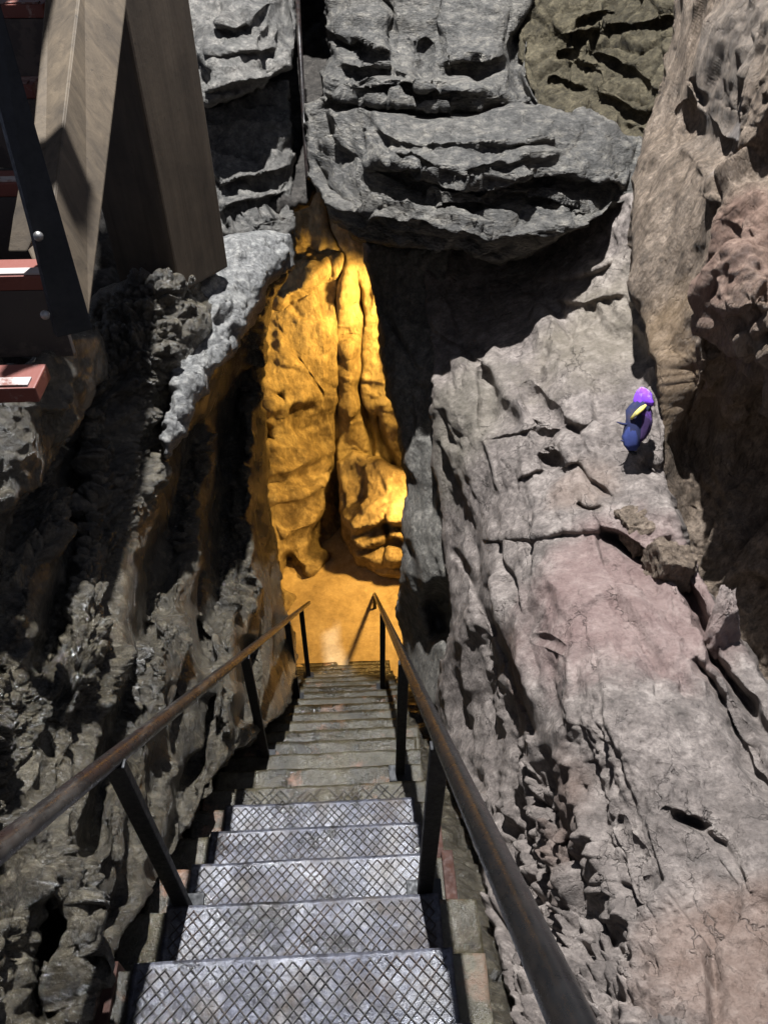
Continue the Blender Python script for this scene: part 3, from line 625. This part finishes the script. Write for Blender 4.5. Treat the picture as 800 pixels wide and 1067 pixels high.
# centre top
rock('overhanging_boulder', [(318, 108), (340, 100), (335, 75), (345, 58), (338, 28), (348, -60), (552, -60), (549, 20), (545, 70), (560, 105), (600, 120), (650, 140), (700, 150), (680, 215), (640, 212), (610, 235), (560, 262), (520, 275), (480, 262), (430, 258), (375, 250), (345, 225), (322, 180)],
     [(322, 110, 4.45), (330, 180, 4.3), (340, 60, 4.8), (345, -40, 5.1), (380, 30, 4.75), (400, 70, 4.55), (400, 120, 4.25), (380, 200, 4.0), (450, 150, 4.05), (520, 140, 4.1), (450, 225, 3.85), (520, 250, 3.85), (600, 200, 3.95), (660, 190, 3.9), (600, 120, 4.35), (520, 100, 4.4), (480, 40, 4.75), (560, 20, 4.8), (640, 120, 4.35), (540, 270, 3.9), (420, 255, 3.95), (600, -40, 5.0)],
     d_strata, M['strata'], 'massive grey bedded boulder with shelving ledges wedged over the golden opening', 'boulder', seed=21, step=STEP*.85, thick=1.3, roll=7, rough_edge=5, warp=4,
     feats=[('ledge', [(338, 24), (350, 38), (375, 42), (395, 50), (412, 52)], 34, .22, 4), ('ledge', [(345, 64), (372, 66), (405, 64), (432, 78)], 12, .20, 6), ('ledge', [(334, 78), (352, 82), (378, 86), (402, 84), (428, 82), (445, 90), (485, 94), (525, 97)], 12, .26, 10),
            ('groove', [(338, 106), (400, 112), (450, 120), (505, 114), (560, 104)], 5, .28), ('ledge', [(378, 160), (412, 168), (452, 176), (512, 188), (560, 180), (590, 178), (655, 190)], 60, .30, 8), ('ledge', [(372, 130), (410, 138), (470, 146), (530, 152), (600, 150)], 14, .06, 3), ('ledge', [(390, 148), (440, 160), (510, 170), (590, 165)], 14, .06, 3),
            ('ledge', [(435, 208), (462, 202), (502, 206), (555, 196), (590, 208), (625, 216)], 12, .16, 5), ('ledge', [(328, 180), (368, 216), (430, 222), (470, 236), (540, 246), (600, 236), (650, 214)], 26, .22, 14),
            ('crack', [(412, 52), (405, 75)], 3, .2), ('fault', [(408, 0), (412, 52)], 14, .22), ('fault', [(448, 40), (450, 85)], 10, .2), ('ledge', [(455, 58), (480, 62), (528, 58)], 45, .22, 6), ('groove', [(555, 0), (540, 40), (538, 75), (548, 110)], 7, .25), ('fault', [(338, 104), (345, 140), (372, 175)], 25, .12)])
rock('jointed_rock', [(548, -60), (760, -60), (740, 140), (690, 175), (640, 175), (590, 130), (560, 110), (540, 60)], [(550, -40, 4.95), (740, -40, 4.3), (560, 100, 4.6), (640, 80, 4.45), (720, 120, 4.0), (650, 165, 4.15)], d_course, M['olive'],
     'olive brown rock split by joints into rough bricks, above the right end of the shelf', 'rock', seed=23, thick=1.0, roll=8, rough_edge=6, warp=3,
     feats=[('crack', [(572, 80), (600, 92), (640, 108), (660, 120), (690, 122)], 5, .16), ('crack', [(580, 56), (605, 55), (640, 66), (685, 96)], 4.5, .15), ('fault', [(622, 70), (612, 98)], 20, .12), ('crack', [(600, 55), (610, 20), (640, 10)], 4, .14), ('crack', [(648, 110), (650, 130), (668, 134)], 4, .12), ('crack', [(600, 20), (660, 30), (700, 20)], 4.5, .14), ('ledge', [(575, 36), (610, 30), (640, 22)], 16, .12, 4)])

# right side
rock('slanting_slab', [(452, 380), (430, 210), (660, 200), (684, 300), (697, 420), (690, 500), (712, 560), (752, 640), (805, 722), (990, 900), (990, 1110), (545, 1110), (530, 1040), (492, 880), (468, 800), (452, 720), (470, 660), (462, 560), (450, 470)],
     [(990, 760, 1.7), (990, 1067, 1.02), (440, 220, 4.9), (520, 260, 4.75), (600, 240, 4.2), (660, 230, 3.75), (450, 320, 4.6), (500, 330, 4.45), (450, 400, 4.2), (520, 400, 3.75), (600, 400, 3.4), (660, 350, 3.5), (640, 450, 3.15), (690, 520, 2.75), (480, 540, 3.9), (480, 620, 3.75), (560, 560, 2.95), (560, 640, 2.6), (500, 640, 3.3), (700, 600, 2.6), (580, 750, 2.15), (640, 900, 1.75), (530, 750, 2.9), (480, 760, 3.75), (500, 860, 2.85), (560, 900, 2.25), (560, 1067, 1.62), (610, 1000, 1.72), (670, 1067, 1.38), (740, 1000, 1.48), (800, 1067, 1.32), (800, 800, 1.85), (800, 700, 2.15), (860, 700, 2.0), (860, 1067, 1.2), (740, 560, 2.6), (720, 400, 3.0)],
     d_slab, M['slab'], 'big pale grey and pinkish slab sloping up on the right side of the stairs', 'rock slab', seed=27, step=STEP*.8, thick=1.3, roll=8, warp=4,
     feats=[('fault', [(505, 565), (560, 560), (610, 552), (640, 556), (700, 590)], 60, .07), ('crack', [(620, 548), (650, 565), (700, 600), (730, 640), (745, 690), (775, 730), (800, 770)], 9, .22), ('crack', [(720, 685), (742, 715), (765, 760), (800, 830)], 6, .14), ('crack', [(700, 845), (718, 856), (738, 862)], 6, .12), ('crack', [(690, 838), (720, 860), (755, 880), (790, 940)], 4, .07), ('hole', [(572, 478)], (14, 10), .16), ('crack', [(600, 526), (615, 532), (628, 528)], 5, .10),
            ('crack', [(553, 660), (566, 665), (587, 678)], 3, .10), ('groove', [(500, 450), (520, 430), (545, 445)], 10, .08), ('fault', [(505, 460), (560, 445), (620, 440)], 30, .06), ('fault', [(540, 500), (580, 488), (600, 480)], 20, .05), ('groove', [(545, 395), (560, 420), (590, 440), (610, 460)], 6, .07), ('groove', [(500, 380), (510, 410), (505, 440)], 8, .12),
            ('groove', [(495, 600), (520, 700), (560, 800), (600, 900), (640, 990)], 15, .10), ('crack', [(640, 850), (665, 900), (690, 980), (700, 1067)], 4, .05), ('groove', [(665, 480), (690, 500), (705, 530)], 12, .10), ('crack', [(600, 480), (612, 500), (640, 520)], 5, .08), ('bulge', [(600, 460)], (40, 18), .05), ('groove', [(690, 560), (705, 600)], 8, .1), ('crack', [(590, 860), (610, 920), (650, 1000)], 5, .08),
            ('crack', [(470, 570), (500, 620), (540, 720), (570, 790)], 6, .12), ('crack', [(500, 380), (450, 350), (400, 300)], 5, .08), ('ledge', [(560, 290), (600, 285), (640, 270)], 16, .07, 4), ('ledge', [(560, 315), (610, 312), (650, 300)], 16, .06, 4)])
rock('narrow_grey_slab', [(378, 250), (470, 260), (462, 480), (472, 590), (478, 660), (470, 730), (440, 740), (425, 690), (413, 640), (418, 560), (424, 500), (410, 430), (400, 380), (392, 320)],
     [(385, 260, 5.0), (460, 300, 4.7), (400, 400, 4.8), (450, 410, 4.5), (425, 500, 4.78), (462, 500, 4.4), (430, 600, 4.72), (470, 600, 4.25), (418, 640, 5.3), (430, 700, 5.3), (470, 720, 4.3)],
     d_middle, M['middle'], 'narrow grey upright slab between the golden opening and the big slab', 'rock slab', seed=29, thick=1.2, roll=12, rough_edge=4, warp=3,
     feats=[('hole', [(460, 640)], (19, 36), .6), ('crack', [(455, 430), (466, 500), (474, 570), (480, 620)], 4, .2), ('fault', [(428, 560), (440, 620), (452, 690)], 12, .15), ('crack', [(392, 300), (410, 340), (435, 385)], 4, .15)])
rock('leaning_boulder', [(715, -60), (980, -60), (990, 1000), (800, 830), (700, 760), (640, 600), (650, 500), (690, 450), (681, 380), (657, 290), (655, 220), (672, 130), (690, 85), (698, 40)],
     [(980, -40, 2.1), (980, 400, 2.0), (980, 780, 2.1), (715, -40, 3.3), (800, -40, 2.7), (860, -40, 2.4), (695, 60, 3.4), (740, 80, 2.85), (800, 80, 2.5), (700, 120, 3.25), (740, 165, 2.75), (800, 170, 2.5), (660, 220, 3.25), (690, 220, 3.0), (718, 200, 2.72), (800, 210, 2.36), (665, 320, 3.15), (722, 290, 2.66), (800, 300, 2.28), (684, 440, 2.98), (725, 420, 2.78), (765, 375, 2.42), (800, 350, 2.24), (760, 440, 2.86), (800, 430, 2.72), (760, 520, 2.95), (800, 520, 2.82), (690, 520, 3.1), (720, 580, 3.05), (760, 620, 2.9), (800, 720, 2.72), (720, 740, 2.9), (860, 500, 2.55), (860, 720, 2.5)],
     d_boulder, M['boulder'], 'large brown and pink boulder leaning in at the upper right, its lower side in shade', 'boulder', seed=31, step=STEP*.8, thick=1.3, roll=10, rough_edge=4, warp=4,
     feats=[('groove', [(700, 112), (740, 150), (800, 165)], 14, .10), ('ledge', [(724, 300), (760, 322), (800, 310)], 40, .06, 8), ('crack', [(800, 150), (772, 140), (740, 120), (716, 80)], 4, .08), ('groove', [(735, 340), (760, 400), (800, 420)], 20, .1), ('bulge', [(775, 250)], (40, 50), .06)])

# loose pieces
def stone(name, px, py, Z, r, mat, label, cat, seed, sq=(1, 1, 1), group=None, cuts=9):
    rng = random.Random(seed); bm = bmesh.new(); bmesh.ops.create_cube(bm, size=2)
    for _ in range(cuts):                            # knock corners off
        n = nrm([rng.gauss(0, 1) for _ in range(3)]); d = rng.uniform(.75, 1.0)
        r_ = bmesh.ops.bisect_plane(bm, geom=bm.verts[:]+bm.edges[:]+bm.faces[:], plane_co=n*d, plane_no=n, clear_outer=True)
        ed = [e for e in r_['geom_cut'] if isinstance(e, bmesh.types.BMEdge)]
        if ed: bmesh.ops.edgeloop_fill(bm, edges=ed)
    bmesh.ops.triangulate(bm, faces=bm.faces[:])
    for _ in range(6):
        le = [e for e in bm.edges if e.calc_length() > .12]
        if not le: break
        bmesh.ops.subdivide_edges(bm, edges=le, cuts=1, use_grid_fill=False); bmesh.ops.triangulate(bm, faces=[f for f in bm.faces if len(f.verts) > 3])
    p = np.array([v.co[:] for v in bm.verts]); d = .22*facets(p, .45, seed)+.18*fbm(p*3, 4, seed)
    p = p*(1+d*.5)[:, None]*np.array(sq)*r
    c = P(px, py, Z); A = rng.uniform(-.5, .5); ca, sa = math.cos(A), math.sin(A)
    p = p @ np.array([[ca, sa, 0], [-sa, ca, 0], [0, 0, 1]])
    for v, q in zip(bm.verts, p): v.co = q+c
    return tag(from_bm(name, bm, mat, smooth=True), label, cat, group)
stone('stone_chip', 608, 146, 4.05, .045, M['chip'], 'small pale yellowish stone chip lying on the rubble shelf of the boulder', 'stone', 3, (1, .7, .45))
stone('wedge_stone', 668, 548, 2.78, .085, M['boulder'], 'brown block jammed in the crack below the purple figure', 'stone', 5, (1, .8, .75))
stone('wedge_stone', 700, 590, 2.62, .095, M['boulder'], 'longer brown block jammed between the slab and the leaning boulder', 'stone', 8, (.75, .8, 1))
stone('wedge_stone', 750, 660, 2.34, .09, M['slab'], 'pale pointed stone standing at the edge of the slab under the leaning boulder', 'stone', 12, (.55, .8, 1.4))

# ------------------------------------------------------------------ small cloth figure in the crevice
def figure():
    Z = 2.88; base = P(657, 466, Z); up = np.array([0.05, 0.0, 1.0]); root = empty('cloth_figure', tuple(base), 'small purple and navy cloth figure with yellow trim wedged in the rock crevice', 'figure')
    s = 1.0*Z/F; R = W @ np.array([1, 0, 0]); U = W @ np.array([0, -1, 0]); D = W @ np.array([0, 0, -1])
    def pt(px, py, dz=0): return P(px, py, Z)+D*dz
    def lathe(name, rows, mat, seed, flat=.7):
        bm = bmesh.new(); rings = []
        for (px, py, w) in rows:
            c = pt(px, py, .015); r = w*s
            ring = []
            for k in range(24):
                a = 2*math.pi*k/24; f = 1+.12*math.sin(3*a+seed+py*.2)+.07*math.sin(8*a+py*.12)+.05*math.sin(5*a-py*.5)
                ring.append(bm.verts.new(c+R*math.cos(a)*r*f+D*math.sin(a)*r*f*flat))
            rings.append(ring)
        for a, b in zip(rings, rings[1:]):
            for k in range(24): bm.faces.new((a[k], a[(k+1) % 24], b[(k+1) % 24], b[k]))
        bm.faces.new(rings[0]); bm.faces.new(rings[-1][::-1])
        return from_bm(name, bm, mat, root, smooth=True)
    lathe('robe', [(657, 470, 3), (657, 465, 7), (657, 455, 9), (659, 444, 10), (661, 436, 10.5), (664, 428, 11.5), (668, 422, 11), (670, 416, 8), (670, 412, 4)], M['navy'], 1)
    lathe('hood', [(670, 424, 8.5), (670, 420, 9.5), (669, 416, 9), (669, 411, 8), (668, 407, 5.5), (667, 404, 1.5)], M['purple'], 2, .95)
    lathe('cloak', [(668, 420, 4), (668, 424, 7), (669, 431, 8.5), (670, 441, 8), (669, 450, 6), (667, 457, 4), (664, 462, 1.5)], M['cloak'], 4, .95)
    lathe('skirt', [(658, 442, 4), (657, 446, 7.5), (656, 455, 8.5), (656, 464, 7.5), (657, 470, 4)], M['blue'], 7, .85)
    bm = bmesh.new(); tube_bm(bm, [pt(653, 438, .045), pt(658, 433, .055), pt(663, 428, .055), pt(668, 424, .05)], [.004, .008, .009, .004], 12, .25); from_bm('trim', bm, M['yellow'], root, smooth=True)
    for a, b in (((653, 443), (641, 440)), ((654, 461), (645, 459))):
        bm = bmesh.new(); tube_bm(bm, [pt(*a, .02), pt((a[0]+b[0])/2, (a[1]+b[1])/2+1, .02), pt(*b, .015)], [.006, .005, .002], 8); from_bm('arm', bm, M['navy'], root, smooth=True)
    bm = bmesh.new(); tube_bm(bm, [pt(655, 469, .01), pt(659, 473, .01), pt(662, 473, .015)], [.009, .009, .005], 8); from_bm('foot', bm, M['black'], root, smooth=True)
figure()

# ------------------------------------------------------------------ upper left: column, timber, red stairs
def plate(name, poly, ext, mat, parent=None, bevel=.004, label=None, cat=None):
    bm = bmesh.new(); prism_bm(bm, [P(*q) for q in poly], ext); o = from_bm(name, bm, mat, parent, bevel=bevel)
    return tag(o, label, cat) if label else o
colr = empty('column', tuple(P(190, 285, 3.75)), 'wide dark brown column standing on the rock behind the timber at upper left', 'column')
def vline(px, py, Z, ztop):                         # from a pixel straight up
    b = P(px, py, Z); return b, b+np.array([0, 0, ztop])
pa, pb, pc = P(126, 300, 3.55), P(186, 295, 3.42), P(238, 278, 3.85)
bm = bmesh.new(); H = 2.05
prism_bm(bm, [pa-np.array([0, 0, .08]), pb-np.array([0, 0, .05]), pc, pa+(pc-pb)], (0.0, 0.0, H)); from_bm('shaft', bm, M['column'], colr, bevel=.012)
st = empty('wooden_staircase', tuple(P(40, 420, 1.7)), 'upper flight with worn red treads, timber stringer and black post at the upper left', 'staircase')
def quad_beam(name, top, bot, mat):                  # three visible edges of a squared timber, the fourth behind
    a = [P(*q) for q in top]; b = [P(*q) for q in bot]; a.append(a[0]+a[2]-a[1]); b.append(b[0]+b[2]-b[1])
    bm = bmesh.new(); A = [bm.verts.new(v) for v in a]; B = [bm.verts.new(v) for v in b]
    bm.faces.new(A); bm.faces.new(B[::-1])
    for i in range(4): bm.faces.new((A[i], B[i], B[(i+1) % 4], A[(i+1) % 4]))
    return from_bm(name, bm, mat, st, bevel=.006)
quad_beam('stringer', [(50, -40, 2.52), (86, -40, 2.42), (137, -40, 2.60)], [(24, 250, 2.12), (46, 300, 2.05), (93, 330, 2.22)], M['timber'])
def tread(px, py, Z, w, d, name='tread', mat='redtread', strip=True):
    c = P(px, py, Z); bm = bmesh.new()
    box_bm(bm, c+np.array([-w/2, d/2, -.02]), w/2, d/2, .02); t = from_bm(name, bm, M[mat], st, bevel=.004)
    if strip:
        bm = bmesh.new(); box_bm(bm, c+np.array([-w/2-.012, .022, .0025]), w/2-.004, .016, .0028); from_bm('nosing_strip', bm, M['whitestrip'], t, bevel=.001)
        bpy.context.view_layer.update()
    return c
for (px, py, Z, h) in ((44, 4, 2.62, .21), (33, 88, 2.42, .21), (22, 190, 2.2, .21), (52, 287, 1.98, .20), (36, 404, 1.74, .2)):
    c = tread(px, py, Z, .75, .10)
    if py > 400: continue
    bm = bmesh.new(); box_bm(bm, c+np.array([-.375, .015, -.042-h/2]), .37, .012, h/2); from_bm('riser', bm, M['riser'], st, bevel=.003)
plate('bracket', [(20, 188, 1.9), (30, 205, 1.9), (36, 244, 1.9), (28, 262, 1.9), (8, 262, 1.9), (14, 225, 1.9)], (.01, .05, 0), M['timber'], st)
plate('post', [(-30, -60, 1.5), (-6, -20, 1.52), (97, 343, 1.85), (60, 352, 1.83), (34, 240, 1.72), (0, 112, 1.6), (-34, 0, 1.5)], (-.015, .02, 0), M['black'], st, .003)
for (px, py, Z) in ((40, 246, 1.72), (47, 328, 1.79)):
    bm = bmesh.new(); c = P(px, py, Z-.01); bmesh.ops.create_uvsphere(bm, u_segments=12, v_segments=8, radius=.011, matrix=Matrix.Translation(Vector(c))); from_bm('bolt', bm, M['bolt'], st, smooth=True)
rock('footing_rock', [(-60, 380), (20, 395), (60, 350), (105, 345), (110, 390), (75, 440), (40, 500), (-60, 560)], [(-60, 400, 1.9), (60, 360, 2.15), (105, 350, 2.6), (100, 390, 2.6), (30, 480, 2.1), (-60, 550, 1.85)], d_dark, M['left'],
     'dark brown rock footing under the lowest red tread', 'rock', seed=37, thick=.5, roll=16)
bm = bmesh.new(); tube_bm(bm, [P(308, -40, 4.9), P(312, 40, 4.9), P(316, 110, 4.85), P(321, 185, 4.6)], .016, 12)
tag(from_bm('rusty_pipe', bm, M['railbrown'], smooth=True), 'thin rusty pipe running down the crack beside the boulder', 'pipe')

ld = empty('shade_landing', (-1.3, 2.4, .2), 'unseen plank landing added to shade the column and upper left', 'landing')  # out of view, added to keep lamp light off the column and red treads
for i in range(11):
    x = -.80-i*.185
    bm = bmesh.new(); box_bm(bm, (x-.08, 2.6, .25), .082, 1.9, .02); from_bm('plank', bm, M['column'], ld, bevel=.004)
for y in (1.2, 2.6, 4.0):
    bm = bmesh.new(); box_bm(bm, (-1.6, y, .16), .95, .05, .07); from_bm('joist', bm, M['timber'], ld, bevel=.005)

# ------------------------------------------------------------------ light
w = bpy.data.worlds.new('World'); scene.world = w; w.use_nodes = True
w.node_tree.nodes['Background'].inputs[0].default_value = (.62, .72, 1, 1); w.node_tree.nodes['Background'].inputs[1].default_value = .34
def lamp(name, loc, power, col, rad, target=None, spot=None, blend=.3):
    l = bpy.data.lights.new(name, 'SPOT' if spot else 'POINT'); l.energy = power; l.color = col; l.shadow_soft_size = rad
    o = bpy.data.objects.new(name, l); o.location = loc; COL.objects.link(o)
    if spot:
        l.spot_size = math.radians(spot); l.spot_blend = blend; o.rotation_euler = (Vector(target)-Vector(loc)).to_track_quat('-Z', 'Y').to_euler()
    return o
lamp('cave_lamp', (-0.2, 3.85, 4.5), 6200, (.955, .975, 1), .07)
lamp('chamber_lamp', tuple(P(432, 320, 7.7)), 430, (1, .60, .15), .08, tuple(P(322, 370, 8.8)), 105, .4)
lamp('chamber_floor_lamp', tuple(P(446, 500, 7.8)), 330, (1, .60, .17), .06, tuple(P(370, 640, 9.2)), 140, 1)

scene.view_settings.view_transform = 'Standard'; scene.view_settings.look = 'None'; scene.view_settings.gamma = 1; scene.view_settings.exposure = 0
scene.render.engine = 'CYCLES'
scene.cycles.max_bounces = 4; scene.cycles.diffuse_bounces = 3; scene.cycles.sample_clamp_indirect = 4
print('verts', sum(len(o.data.vertices) for o in bpy.data.objects if o.type == 'MESH'))
